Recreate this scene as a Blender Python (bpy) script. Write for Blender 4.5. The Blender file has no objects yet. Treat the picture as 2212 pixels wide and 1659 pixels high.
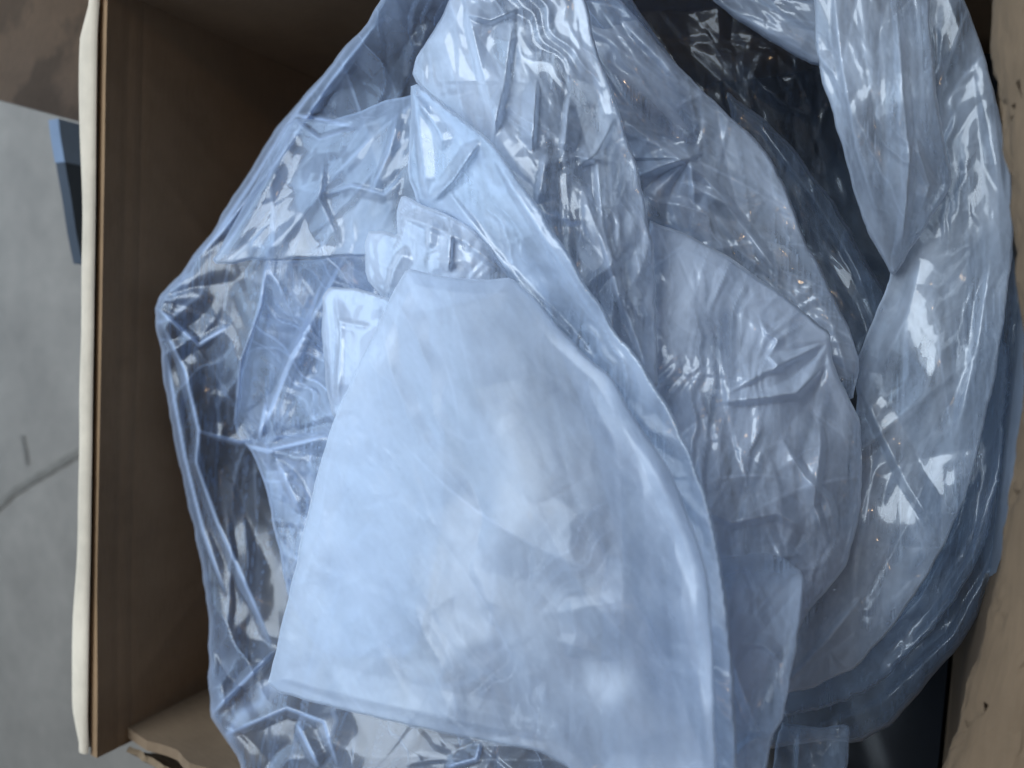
import bpy, math
import numpy as np
from mathutils import Matrix

# ------------------------------------------------------------------ camera
F, CX, CY = 1600.0, 1106.0, 829.5          # a 26 mm-equivalent phone lens on a 2212 x 1659 frame
CAMZ = 0.66                                # camera height over the concrete floor (m)

def cam_rot(deg):
    n = np.array([919 / F, 66 / F, -1.0]); n /= np.linalg.norm(n)
    zc = -n
    xc = np.array([1.0, 0, 0]) - zc * zc[0]; xc /= np.linalg.norm(xc)
    yc = np.cross(zc, xc)
    c, s = math.cos(math.radians(deg)), math.sin(math.radians(deg))
    return np.array([c * xc + s * yc, -s * xc + c * yc, zc])

R = cam_rot(-3.7)

def P(px, py, h):
    """point of the place seen at (px, py), lying h metres below the camera"""
    px = np.asarray(px, float); py = np.asarray(py, float); h = np.asarray(h, float)
    d = np.stack([(px - CX) / F, -(py - CY) / F, -np.ones_like(px)], -1) @ R.T
    w = d * (h / -d[..., 2])[..., None]
    w[..., 2] += CAMZ
    return w

scene = bpy.context.scene
C = scene.collection
cam_data = bpy.data.cameras.new('camera')
cam = bpy.data.objects.new('camera', cam_data); C.objects.link(cam)
cam.matrix_world = Matrix.Translation((0, 0, CAMZ)) @ Matrix([list(r) for r in R]).to_4x4()
cam_data.sensor_width = 36; cam_data.lens = F / 2212 * 36
cam_data.clip_start = 0.01; cam_data.clip_end = 100
cam_data.dof.use_dof = True; cam_data.dof.focus_distance = 0.288; cam_data.dof.aperture_fstop = 8.0
scene.camera = cam

# ------------------------------------------------------------------ light
world = bpy.data.worlds.new('World'); scene.world = world; world.use_nodes = True
bg = world.node_tree.nodes['Background']
bg.inputs[0].default_value = (0.48, 0.62, 0.84, 1); bg.inputs[1].default_value = 0.22

def area(name, loc, target, size, power, col):
    l = bpy.data.lights.new(name, 'AREA'); l.shape = 'ELLIPSE'; l.size, l.size_y = size
    l.energy = power; l.color = col
    o = bpy.data.objects.new(name, l); C.objects.link(o); o.location = loc
    from mathutils import Vector
    o.rotation_euler = (Vector(target) - Vector(loc)).to_track_quat('-Z', 'Y').to_euler()
    return o
area('blue_sheen_light', (-2.7, 0.35, 1.55), (-0.3, 0, 0.35), (2.6, 1.9), 36, (0.50, 0.72, 1.0))     # added unseen source of sky blue, for the sheen on the film
area('skylight', (-1.0, 0.85, 2.7), (-0.2, 0, 0.4), (2.5, 2.0), 116, (0.76, 0.88, 1.0))
for i, (x, y) in enumerate([(0.55, 0.9), (0.95, 0.95), (0.5, -0.7), (0.9, -0.75)]):
    l = bpy.data.lights.new('ceiling_lamp', 'POINT'); l.energy = 4.2; l.shadow_soft_size = 0.045
    l.color = (1.0, 0.66, 0.36)
    o = bpy.data.objects.new('ceiling_lamp', l); C.objects.link(o); o.location = (x, y, 2.6)

vs = scene.view_settings
vs.view_transform = 'Standard'; vs.look = 'None'; vs.gamma = 1; vs.exposure = -0.24
cy = scene.cycles
cy.use_denoising = True; cy.use_adaptive_sampling = True; cy.adaptive_threshold = 0.03
cy.transparent_max_bounces = 64; cy.max_bounces = 7; cy.transmission_bounces = 6; cy.glossy_bounces = 3
cy.diffuse_bounces = 4; cy.sample_clamp_indirect = 6; cy.caustics_reflective = False

# ------------------------------------------------------------------ materials
def new_mat(name):
    m = bpy.data.materials.new(name); m.use_nodes = True
    nt = m.node_tree; nt.nodes.clear()
    out = nt.nodes.new('ShaderNodeOutputMaterial')
    return m, nt, out

def N(nt, kind, **kw):
    n = nt.nodes.new(kind)
    for k, v in kw.items():
        if k.startswith('i_'):
            n.inputs[k[2:].replace('_', ' ')].default_value = v
        else:
            setattr(n, k, v)
    return n

def math_node(nt, op, a, b=None, clamp=False):
    n = nt.nodes.new('ShaderNodeMath'); n.operation = op; n.use_clamp = clamp
    for i, v in enumerate((a, b)):
        if v is None: continue
        if isinstance(v, (int, float)): n.inputs[i].default_value = v
        else: nt.links.new(v, n.inputs[i])
    return n.outputs[0]

def ramp(nt, src, stops):
    r = nt.nodes.new('ShaderNodeValToRGB')
    cr = r.color_ramp
    while len(cr.elements) < len(stops): cr.elements.new(0.5)
    for e, (p, c) in zip(cr.elements, stops):
        e.position = p; e.color = (*c, 1) if len(c) == 3 else c
    nt.links.new(src, r.inputs[0])
    return r.outputs[0]

def film(name, haze, tint=(0.70, 0.78, 0.91), rough=0.06, share=0.55, rough2=0.36, gloss=1.5):
    """clear polythene: see-through, a milky scatter that thickens at grazing angles, and gloss"""
    m, nt, out = new_mat(name)
    L = nt.links.new
    at = N(nt, 'ShaderNodeAttribute', attribute_name='milk')
    lw = N(nt, 'ShaderNodeLayerWeight', i_Blend=0.5)
    graze = math_node(nt, 'POWER', lw.outputs['Facing'], 3.0)
    h = math_node(nt, 'MULTIPLY', at.outputs['Fac'], haze)
    h = math_node(nt, 'ADD', h, math_node(nt, 'MULTIPLY', graze, 0.5))
    h = math_node(nt, 'MINIMUM', math_node(nt, 'MAXIMUM', h, 0.01), 0.9)
    tr = N(nt, 'ShaderNodeBsdfTransparent'); tr.inputs[0].default_value = (0.905, 0.93, 0.955, 1)
    df = N(nt, 'ShaderNodeBsdfDiffuse'); df.inputs[0].default_value = (*tint, 1)
    tl = N(nt, 'ShaderNodeBsdfTranslucent'); tl.inputs[0].default_value = (*tint, 1)
    mx = N(nt, 'ShaderNodeMixShader'); mx.inputs[0].default_value = 0.45
    L(df.outputs[0], mx.inputs[1]); L(tl.outputs[0], mx.inputs[2])
    body = N(nt, 'ShaderNodeMixShader'); L(h, body.inputs[0]); L(tr.outputs[0], body.inputs[1]); L(mx.outputs[0], body.inputs[2])
    g1 = N(nt, 'ShaderNodeBsdfGlossy', i_Roughness=rough); g1.inputs[0].default_value = (1, 1, 1, 1)
    g2 = N(nt, 'ShaderNodeBsdfGlossy', i_Roughness=rough2); g2.inputs[0].default_value = (1, 1, 1, 1)
    gl = N(nt, 'ShaderNodeMixShader'); gl.inputs[0].default_value = share
    L(g1.outputs[0], gl.inputs[1]); L(g2.outputs[0], gl.inputs[2])
    geo = N(nt, 'ShaderNodeNewGeometry')                      # same reflectance from either side of the film
    ior = math_node(nt, 'SUBTRACT', 1.5, math_node(nt, 'MULTIPLY', geo.outputs['Backfacing'], 1.5 - 1 / 1.5))
    fr = N(nt, 'ShaderNodeFresnel'); L(ior, fr.inputs['IOR'])
    fac = math_node(nt, 'MULTIPLY', fr.outputs[0], gloss, clamp=True)
    fin = N(nt, 'ShaderNodeMixShader'); L(fac, fin.inputs[0]); L(body.outputs[0], fin.inputs[1]); L(gl.outputs[0], fin.inputs[2])
    L(fin.outputs[0], out.inputs[0])
    return m

def board(name, base, flute_axis=None, rough=0.85, dark=0.75, print_marks=False):
    """kraft board: mottled fibre, faint flute lines, scuffs"""
    m, nt, out = new_mat(name)
    L = nt.links.new
    tc = N(nt, 'ShaderNodeTexCoord')
    a = N(nt, 'ShaderNodeTexNoise', i_Scale=9.0, i_Detail=6.0, i_Roughness=0.65); L(tc.outputs['Object'], a.inputs['Vector'])
    mp = N(nt, 'ShaderNodeMapping'); mp.inputs['Scale'].default_value = (90, 90, 900) if flute_axis != 'y' else (900, 60, 300)
    L(tc.outputs['Object'], mp.inputs['Vector'])
    b = N(nt, 'ShaderNodeTexNoise', i_Scale=1.0, i_Detail=4.0, i_Roughness=0.6); L(mp.outputs[0], b.inputs['Vector'])
    mixv = math_node(nt, 'ADD', math_node(nt, 'MULTIPLY', a.outputs[0], 0.78), math_node(nt, 'MULTIPLY', b.outputs[0], 0.22))
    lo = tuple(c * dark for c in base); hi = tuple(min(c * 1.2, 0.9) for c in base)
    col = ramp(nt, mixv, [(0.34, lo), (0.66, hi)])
    if print_marks:
        mp2 = N(nt, 'ShaderNodeMapping'); mp2.inputs['Rotation'].default_value = (math.radians(38), 0, 0)
        mp2.inputs['Scale'].default_value = (1, 22, 42); L(tc.outputs['Object'], mp2.inputs['Vector'])
        p = N(nt, 'ShaderNodeTexNoise', i_Scale=1.0, i_Detail=3.0); L(mp2.outputs[0], p.inputs['Vector'])
        ink = ramp(nt, p.outputs[0], [(0.50, (0, 0, 0)), (0.60, (1, 1, 1))])
        mm = N(nt, 'ShaderNodeMix'); mm.data_type = 'RGBA'
        L(math_node(nt, 'MULTIPLY', ink, 0.35), mm.inputs[0]); L(col, mm.inputs[6]); mm.inputs[7].default_value = (0.10, 0.11, 0.12, 1)
        col = mm.outputs[2]
    bs = N(nt, 'ShaderNodeBsdfPrincipled', i_Roughness=rough)
    bs.inputs['Specular IOR Level'].default_value = 0.25
    L(col, bs.inputs['Base Color'])
    bump = N(nt, 'ShaderNodeBump', i_Strength=0.25, i_Distance=0.001); L(mixv, bump.inputs['Height']); L(bump.outputs[0], bs.inputs['Normal'])
    L(bs.outputs[0], out.inputs[0])
    return m

def concrete():
    m, nt, out = new_mat('concrete')
    L = nt.links.new
    tc = N(nt, 'ShaderNodeTexCoord')
    a = N(nt, 'ShaderNodeTexNoise', i_Scale=6.0, i_Detail=8.0, i_Roughness=0.62); L(tc.outputs['Object'], a.inputs['Vector'])
    b = N(nt, 'ShaderNodeTexNoise', i_Scale=30.0, i_Detail=6.0, i_Roughness=0.7); L(tc.outputs['Object'], b.inputs['Vector'])
    v = math_node(nt, 'ADD', math_node(nt, 'MULTIPLY', a.outputs[0], 0.65), math_node(nt, 'MULTIPLY', b.outputs[0], 0.35))
    col = ramp(nt, v, [(0.32, (0.150, 0.128, 0.103)), (0.52, (0.200, 0.172, 0.140)), (0.70, (0.250, 0.216, 0.177))])
    bs = N(nt, 'ShaderNodeBsdfPrincipled', i_Roughness=0.7); L(col, bs.inputs['Base Color'])
    bump = N(nt, 'ShaderNodeBump', i_Strength=0.2, i_Distance=0.002); L(v, bump.inputs['Height']); L(bump.outputs[0], bs.inputs['Normal'])
    L(bs.outputs[0], out.inputs[0])
    return m

def plain(name, col, rough=0.6):
    m, nt, out = new_mat(name)
    tc = N(nt, 'ShaderNodeTexCoord')
    a = N(nt, 'ShaderNodeTexNoise', i_Scale=25.0, i_Detail=5.0); nt.links.new(tc.outputs['Object'], a.inputs['Vector'])
    c = ramp(nt, a.outputs[0], [(0.3, tuple(x * 0.85 for x in col)), (0.7, tuple(min(1, x * 1.1) for x in col))])
    bs = N(nt, 'ShaderNodeBsdfPrincipled', i_Roughness=rough); nt.links.new(c, bs.inputs['Base Color'])
    nt.links.new(bs.outputs[0], out.inputs[0])
    return m

M = dict(
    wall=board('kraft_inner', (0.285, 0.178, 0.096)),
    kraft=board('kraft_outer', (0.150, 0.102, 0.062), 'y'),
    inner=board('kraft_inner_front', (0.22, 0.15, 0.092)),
    torn=board('torn_kraft', (0.24, 0.17, 0.105), rough=0.95),
    rim=board('pale_rim', (0.58, 0.49, 0.375), dark=0.80),  # paler board tone for the folded rim
    carton=board('printed_carton', (0.70, 0.55, 0.43), print_marks=True),
    floor=concrete(),
    crack=plain('crack_dirt', (0.145, 0.128, 0.105), 0.95),
    blue=plain('blue_plastic', (0.035, 0.045, 0.06), 0.95),
    pale_blue=plain('pale_blue_plastic', (0.15, 0.20, 0.28), 0.9),
)

# ------------------------------------------------------------------ mesh helpers
def tag(o, label=None, cat=None, group=None, kind=None):
    for k, v in (('label', label), ('category', cat), ('group', group), ('kind', kind)):
        if v: o[k] = v
    return o

def mesh(name, V, Fs, mat, parent=None, smooth=True):
    me = bpy.data.meshes.new(name)
    me.from_pydata([tuple(map(float, v)) for v in V], [], [tuple(map(int, f)) for f in Fs])
    me.materials.append(mat)
    if smooth: me.shade_smooth()
    me.update()
    o = bpy.data.objects.new(name, me); C.objects.link(o)
    if parent: o.parent = parent
    return o

def empty(name, loc=(0, 0, 0)):
    o = bpy.data.objects.new(name, None); C.objects.link(o); o.location = loc; o.empty_display_size = 0.05
    return o

def smooth_noise(x, y, seed, cells=6):
    """bicubic-ish value noise on x, y scaled so that 1 unit is one cell"""
    rng = np.random.default_rng(seed)
    n = 64
    g = rng.random((n, n)) * 2 - 1
    x, y = 0.829 * x - 0.559 * y, 0.559 * x + 0.829 * y          # lattice turned off the axes
    xi = np.floor(x).astype(int); yi = np.floor(y).astype(int)
    fx = x - xi; fy = y - yi
    fx = fx ** 3 * (fx * (6 * fx - 15) + 10); fy = fy ** 3 * (fy * (6 * fy - 15) + 10)
    a = g[xi % n, yi % n]; b = g[(xi + 1) % n, yi % n]; c = g[xi % n, (yi + 1) % n]; d = g[(xi + 1) % n, (yi + 1) % n]
    return (a * (1 - fx) + b * fx) * (1 - fy) + (c * (1 - fx) + d * fx) * fy

def slab(name, grid, thick, mat, parent=None, flip=1):
    """a grid of points (nu, nv, 3) given real board thickness along its normals"""
    nu, nv, _ = grid.shape
    du = np.gradient(grid, axis=0); dv = np.gradient(grid, axis=1)
    n = np.cross(du, dv); n /= np.linalg.norm(n, axis=2, keepdims=True) + 1e-12
    back = grid + n * thick * flip
    V = np.concatenate([grid.reshape(-1, 3), back.reshape(-1, 3)])
    off = nu * nv
    idx = lambda i, j: i * nv + j
    Fs = []
    for i in range(nu - 1):
        for j in range(nv - 1):
            a, b, c, d = idx(i, j), idx(i + 1, j), idx(i + 1, j + 1), idx(i, j + 1)
            Fs.append((a, b, c, d)); Fs.append((a + off, d + off, c + off, b + off))
    ring = [idx(i, 0) for i in range(nu)] + [idx(nu - 1, j) for j in range(1, nv)] + \
           [idx(i, nv - 1) for i in range(nu - 2, -1, -1)] + [idx(0, j) for j in range(nv - 2, 0, -1)]
    for k in range(len(ring)):
        a, b = ring[k], ring[(k + 1) % len(ring)]
        Fs.append((b, a, a + off, b + off))
    o = mesh(name, V, Fs, mat, parent, smooth=False)
    return o

# ---- film sheets -------------------------------------------------------------
def chaikin(poly, r=0.18, it=2):
    p = np.array(poly, float)
    for _ in range(it):
        q = np.roll(p, -1, 0)
        p = np.stack([p * (1 - r) + q * r, p * r + q * (1 - r)], 1).reshape(-1, 2)
    return p

def inside(pts, poly):
    x, y = pts[:, 0], pts[:, 1]
    res = np.zeros(len(pts), bool)
    n = len(poly)
    for i in range(n):
        x0, y0 = poly[i]; x1, y1 = poly[(i + 1) % n]
        if y0 == y1: continue
        c = ((y0 > y) != (y1 > y)) & (x < (x1 - x0) * (y - y0) / (y1 - y0) + x0)
        res ^= c
    return res

def seg_dist(pts, a, b):
    a = np.asarray(a, float); b = np.asarray(b, float)
    ab = b - a; L2 = max(ab @ ab, 1e-9)
    t = np.clip(((pts - a) @ ab) / L2, 0, 1)
    q = a + t[:, None] * ab
    return np.hypot(*(pts - q).T), t, q

def outline_dist(pts, poly):
    best = np.full(len(pts), 1e9); near = np.zeros_like(pts)
    for i in range(len(poly)):
        d, t, q = seg_dist(pts, poly[i], poly[(i + 1) % len(poly)])
        m = d < best
        best[m] = d[m]; near[m] = q[m]
    return best, near

def rbf(hpts):
    p = np.array([(a, b) for a, b, _ in hpts], float) / 1000; z = np.array([c for *_, c in hpts])
    n = len(p)
    def K(a, b):
        r2 = ((a[:, None] - b[None]) ** 2).sum(-1)
        return 0.5 * r2 * np.log(r2 + 1e-12)
    A = np.zeros((n + 3, n + 3))
    A[:n, :n] = K(p, p) + np.eye(n) * 1e-3
    A[:n, n] = 1; A[:n, n + 1:] = p; A[n, :n] = 1; A[n + 1:, :n] = p.T
    w = np.linalg.solve(A, np.concatenate([z, [0, 0, 0]]))
    return lambda q: K(q / 1000, p) @ w[:n] + w[n] + (q / 1000) @ w[n + 1:]

def creases_field(pts, poly, seed, n, flow, spread, amp, length=(80, 420), width=(18, 90)):
    """many finite sharp-backed folds; returns metres of rise"""
    rng = np.random.default_rng(seed)
    lo, hi = poly.min(0), poly.max(0)
    out = np.zeros(len(pts)); line = np.zeros(len(pts))
    for k in range(n):
        c = lo + rng.random(2) * (hi - lo)
        ang = math.radians(flow + rng.normal() * spread)
        u = rng.random()
        Lh = length[0] + (length[1] - length[0]) * u ** 2.2
        w = width[0] + (width[1] - width[0]) * rng.random() ** 1.6 * (0.35 + 0.65 * u)
        a = amp * (w / 45.0) * (0.35 + 0.9 * rng.random()) * rng.choice([1, 1, -1])
        d = np.array([math.cos(ang), math.sin(ang)])
        r = pts - c
        s = r @ d; t = r @ np.array([-d[1], d[0]])
        bend = rng.normal() * 0.18 / Lh
        t = t + bend * s * s
        tp = np.clip(1 - np.abs(s) / Lh, 0, 1)
        ww = w * (0.3 + 0.7 * tp) * np.where(t > 0, 1.0, 0.35 + 0.65 * rng.random())
        out += a * tp ** 0.8 * np.clip(1 - np.abs(t) / ww, 0, 1) ** 1.15
        line += abs(a) / amp * tp * np.exp(-(t / 3.2) ** 2)
    return out, line

def crinkle_field(pts, seed, flow, spread, waves):
    """crumpled facets: warped triangle waves, each fading in and out; slope ~1 before scaling"""
    rng = np.random.default_rng(seed + 500)
    out = np.zeros(len(pts)); line = np.zeros(len(pts))
    wx = 38 * smooth_noise(pts[:, 0] / 150 + seed, pts[:, 1] / 150, seed + 41) + 12 * smooth_noise(pts[:, 0] / 45, pts[:, 1] / 45 + seed, seed + 42)
    wy = 38 * smooth_noise(pts[:, 0] / 150, pts[:, 1] / 150 + seed, seed + 43) + 12 * smooth_noise(pts[:, 0] / 45 + seed, pts[:, 1] / 45, seed + 44)
    q = pts + np.stack([wx, wy], 1)
    for k, lam in enumerate(waves):
        a = math.radians(flow + 90 + rng.normal() * spread)
        ph = (q @ np.array([math.cos(a), math.sin(a)])) / lam + rng.random() * 7
        # irregular spacing
        ph = ph + 0.35 * np.sin(ph * 1.3 + rng.random() * 6) + 0.25 * np.sin(ph * 2.9 + rng.random() * 6)
        fr = ph - np.floor(ph)
        sk = 0.3 + 0.4 * rng.random()
        tri = np.where(fr < sk, fr / sk, (1 - fr) / (1 - sk))
        al = q @ np.array([-math.sin(a), math.cos(a)])
        gate = np.clip(0.25 + 1.1 * smooth_noise(al / (lam * 3.2) + k * 7.7, np.floor(ph) * 0.83 + k, seed + 50 + k), 0, 1)
        gate2 = np.clip(0.12 + 1.3 * smooth_noise(pts[:, 0] / 210 + k, pts[:, 1] / 210, seed + 60 + k), 0, 1)
        g = gate2 * np.clip(0.3 + smooth_noise(al / (lam * 2.6), ph * 0.31 + k, seed + 70 + k) * 1.3, 0, 1)
        out += (tri - 0.5) * lam * g
        line += g * np.exp(-((np.minimum(np.abs(fr - sk), 0.5) * lam) / 2.2) ** 2)
    return out, line

def sheet(name, outline, hpts, mat, label=None, cat=None, group=None, parent=None, creases=(), pinches=(), n=70, flow=70,
          spread=35, amp=0.0022, seed=1, roll=(26, 0.012), gap=0.014, step=3.3, width=(14, 74), length=(60, 340), smooth_it=1, rough_edge=0.0, stress=1.0, rim=1.6, crinkle=1.0, milk_var=1.0, wobble=3.2, fades=(), waves=(190, 130, 90, 62, 40)):
    poly = chaikin(outline, r=0.14, it=smooth_it)
    seg = np.hypot(*(np.roll(poly, -1, 0) - poly).T)
    fine = []
    for a_, b_, l_ in zip(poly, np.roll(poly, -1, 0), seg):
        k_ = max(1, int(l_ / 11)); t_ = np.arange(k_)[:, None] / k_
        fine.append(a_ * (1 - t_) + b_ * t_)
    poly = np.concatenate(fine); arc_ = np.arange(len(poly)) * 11.0
    poly = poly + wobble * np.stack([smooth_noise(arc_ / 46, 0 * arc_ + 3.5, seed + 15) + 0.5 * smooth_noise(arc_ / 19, 0 * arc_ + 1.5, seed + 16),
                                     smooth_noise(arc_ / 46, 0 * arc_ + 8.5, seed + 17) + 0.5 * smooth_noise(arc_ / 19, 0 * arc_ + 5.5, seed + 18)], 1)
    if rough_edge:
        rng = np.random.default_rng(seed + 77)
        poly = poly + rng.normal(size=poly.shape) * rough_edge
    lo, hi = poly.min(0) - step, poly.max(0) + step
    nx = int((hi[0] - lo[0]) / step) + 2; ny = int((hi[1] - lo[1]) / step) + 2
    gx, gy = np.meshgrid(np.arange(nx) * step + lo[0], np.arange(ny) * step + lo[1], indexing='ij')
    pts = np.stack([gx.ravel(), gy.ravel()], 1)
    ins = inside(pts, poly)
    I = ins.reshape(nx, ny)
    cell = I[:-1, :-1] | I[1:, :-1] | I[1:, 1:] | I[:-1, 1:]
    ci, cj = np.nonzero(cell)
    quads = np.stack([ci * ny + cj, (ci + 1) * ny + cj, (ci + 1) * ny + cj + 1, ci * ny + cj + 1], 1)
    used = np.unique(quads)
    remap = -np.ones(len(pts), int); remap[used] = np.arange(len(used))
    quads = remap[quads]; pts = pts[used]; ins = ins[used]
    d, near = outline_dist(pts, poly)
    snap = (~ins) | (d < step * 0.35)
    pts[snap] = near[snap]; d[snap] = 0
    base = rbf(hpts)(pts)
    Rr, drop = roll
    dm = np.clip(d / Rr, 0, 1)
    edge = drop * (1 - np.sqrt(1 - (1 - dm) ** 2 + 1e-9))
    keep = 0.25 + 0.75 * np.clip(d / 30, 0, 1)
    rise, white = creases_field(pts, poly, seed, int(n * 0.7), flow, spread, amp, length, width)
    rise *= 0.62
    patch = np.clip(smooth_noise(pts[:, 0] / 120 + seed, pts[:, 1] / 120, seed + 3) * 1.6, 0, 1)
    r5, w5 = creases_field(pts, poly, seed + 5, n, flow, 60, amp * 0.55, (25, 90), (8, 26))
    rise += patch * r5; white += patch * 0.5 * w5
    r7, w7 = creases_field(pts, poly, seed + 91, int(n * 0.8), flow, spread * 0.6, amp, (40, 210), (7, 12))
    rise += 0.55 * np.minimum(crinkle, 1.2) * r7; white += 2.2 * w7
    c5, l5 = crinkle_field(pts, seed, flow, spread * 0.9, waves)
    rise += c5 * crinkle * 0.000022; white += 1.5 * min(crinkle, 1.2) * l5
    rise += 0.003 * smooth_noise(pts[:, 0] / 190 + seed * 3.3, pts[:, 1] / 170, seed + 9)
    for ci_, (line, a, w) in enumerate(creases):
        ln = np.array(line, float)
        seg = np.hypot(*np.diff(ln, axis=0).T); cum = np.concatenate([[0], np.cumsum(seg)]); tot = cum[-1]
        best = np.full(len(pts), 1e9); sgn = np.ones(len(pts)); arc = np.zeros(len(pts))
        for i in range(len(ln) - 1):
            dd, t, q = seg_dist(pts, ln[i], ln[i + 1])
            ab = ln[i + 1] - ln[i]; r = pts - ln[i]
            cr = ab[0] * r[:, 1] - ab[1] * r[:, 0]
            m = dd < best
            best[m] = dd[m]; sgn[m] = np.sign(cr[m]); arc[m] = (cum[i] + t[m] * seg[i]) / tot
        taper = np.clip(np.minimum(arc, 1 - arc) * 5, 0, 1)
        side = 1 if (ci_ + seed) % 2 else -1
        ww = np.where(sgn * side > 0, w * 0.55, w * 1.9) * (0.3 + 0.7 * taper)
        rise += 0.75 * a * taper * (np.clip(1 - best / ww, 0, 1) ** 1.15)
        white += 1.3 * stress * taper * np.exp(-(best / 3.4) ** 2)
    for (cx, cyy), rad, a, k in pinches:
        r = pts - np.array([cx, cyy]); rr = np.hypot(*r.T); th = np.arctan2(r[:, 1], r[:, 0])
        ph = np.random.default_rng(seed + int(cx)).random(3) * 6.28
        wv = np.abs(np.sin(th * k / 3 + ph[0] + 1.1 * np.sin(2 * th + ph[1]) + 0.7 * np.sin(rr / 60 + ph[2])))
        lobe = 0.5 + 0.5 * np.cos(th - ph[0])
        rise += 0.45 * a * (wv - 0.5) * lobe * np.exp(-(rr / rad) ** 1.5) * np.clip(rr / 60, 0, 1)
    hf = base + edge - rise * keep
    ray = P(pts[:, 0], pts[:, 1], np.ones(len(pts)))           # keep the film inside the four walls
    hw = np.full(len(pts), 9.0)
    for ax, lim in ((0, -0.395), (0, 0.026), (1, 0.161), (1, -0.246)):
        k = ray[:, ax] / lim
        hw = np.where(k > 1e-6, np.minimum(hw, 1 / np.maximum(k, 1e-6)), hw)
    hw = np.where(hw < 0.235, 9.0, hw)
    hf = np.minimum(hf, hw - 0.004)
    V = P(pts[:, 0], pts[:, 1], hf)
    Fs = quads
    fa = math.radians(flow); al = pts @ np.array([math.cos(fa), math.sin(fa)]); ac = pts @ np.array([-math.sin(fa), math.cos(fa)])
    milk = 1 + 0.55 * smooth_noise(al / 210 + seed, ac / 90, seed + 2) + 0.42 * smooth_noise(al / 110, ac / 26 + seed, seed + 4) \
        + 0.16 * smooth_noise(al / 30, ac / 10, seed + 6) + 0.10 * smooth_noise(al / 9, ac / 6, seed + 8)
    milk = 1 + (milk - 1) * milk_var
    fade = np.ones(len(pts))                                   # clear ends of film tucked under other sheets
    for line, w in fades:
        b_ = np.min([seg_dist(pts, line[i], line[i + 1])[0] for i in range(len(line) - 1)], 0)
        t_ = np.clip(b_ / w, 0, 1); fade *= t_ * t_ * (3 - 2 * t_)
    milk = milk + rim * np.exp(-(d / 3.6) ** 2) + 0.55 * stress * np.minimum(white, 3.0)                      # doubled film along the cut or folded edge
    milk = milk * fade
    if gap:
        rise2, white2 = creases_field(pts, poly, seed + 31, n, flow + 15, spread * 1.3, amp * 1.1, length, width)
        rise2 *= 0.6
        c6, l6 = crinkle_field(pts, seed + 31, flow + 20, spread, waves)
        rise2 += c6 * crinkle * 0.000013
        db = np.clip(d / 90, 0, 1)
        hb = base + drop + gap * db ** 0.6 - (rise2 - 0.002) * np.clip(d / 60, 0, 1)
        hb = np.maximum(hb, hf + 0.0012 * np.clip(d / 20, 0, 1))
        hb = np.minimum(hb, hw - 0.0015)
        hb = np.where(snap, hf, hb)
        inner = np.arange(len(pts))
        rm = len(pts) + inner
        Vb = P(pts[inner, 0], pts[inner, 1], hb[inner])
        milk = np.concatenate([milk, np.roll(milk[inner], 1777)]); V = np.concatenate([V, Vb]); Fs = np.concatenate([quads, rm[quads][:, ::-1]])
        # drop back faces that coincide with front ones (all four corners on the rim)
        allsnap = snap[quads].all(1)
        Fs = np.concatenate([quads, rm[quads][~allsnap][:, ::-1]])
    fv = V[Fs]; fn = np.cross(fv[:, 2] - fv[:, 0], fv[:, 3] - fv[:, 1])      # area-weighted, so slivers at the cut edge do not count
    okf = np.linalg.norm(fn, axis=1) > 1e-10
    Fs = Fs[okf]; fn = fn[okf]
    vn = np.zeros_like(V)
    for k in range(4): np.add.at(vn, Fs[:, k], fn)
    vn /= np.linalg.norm(vn, axis=1, keepdims=True) + 1e-20
    me = bpy.data.meshes.new(name)
    me.vertices.add(len(V)); me.vertices.foreach_set('co', V.astype(np.float32).ravel())
    me.loops.add(len(Fs) * 4); me.loops.foreach_set('vertex_index', Fs.astype(np.int32).ravel())
    me.polygons.add(len(Fs)); me.polygons.foreach_set('loop_start', np.arange(len(Fs), dtype=np.int32) * 4)
    me.update(calc_edges=True)
    me.attributes.new('milk', 'FLOAT', 'POINT').data.foreach_set('value', np.clip(milk, 0.1, 7).astype(np.float32))
    me.materials.append(mat); me.shade_smooth()
    me.normals_split_custom_set_from_vertices(vn.astype(np.float32))
    o = bpy.data.objects.new(name, me); C.objects.link(o)
    if parent: o.parent = parent
    tag(o, label, cat, group)
    return o

# ------------------------------------------------------------------ setting: floor
g = 40
xs = np.linspace(-4, 3, g); ys = np.linspace(-3.5, 3.5, g)
V = [(x, y, 0) for x in xs for y in ys]
Fs = [(i * g + j, (i + 1) * g + j, (i + 1) * g + j + 1, i * g + j + 1) for i in range(g - 1) for j in range(g - 1)]
floor = tag(mesh('floor', V, Fs, M['floor']), kind='structure')
def ribbon(name, line, w, mat, parent, seed=3):
    p = P(np.array([a for a, _ in line]), np.array([b for _, b in line]), CAMZ - 0.003)
    t = np.linspace(0, len(p) - 1, 60)
    q = np.stack([np.interp(t, np.arange(len(p)), p[:, k]) for k in range(3)], 1)
    rng = np.random.default_rng(seed)
    d = np.gradient(q, axis=0); d /= np.linalg.norm(d, axis=1, keepdims=True)
    nrm = np.stack([-d[:, 1], d[:, 0], 0 * d[:, 0]], 1)
    ww = (w * (0.7 + 0.6 * rng.random(60)))[:, None]
    q = q + nrm * rng.normal(size=(60, 1)) * w * 0.06
    V = np.concatenate([q - nrm * ww / 2, q + nrm * ww / 2])
    return mesh(name, V, [(i, i + 1, i + 61, i + 60) for i in range(59)], mat, parent)
ribbon('crack', [(-30, 1120), (2, 1088), (30, 1062), (100, 1019), (175, 974), (260, 924)], 0.011, M['crack'], floor)
ribbon('stain', [(46, 940), (53, 975), (57, 1005)], 0.006, M['crack'], floor, 8)

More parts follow.
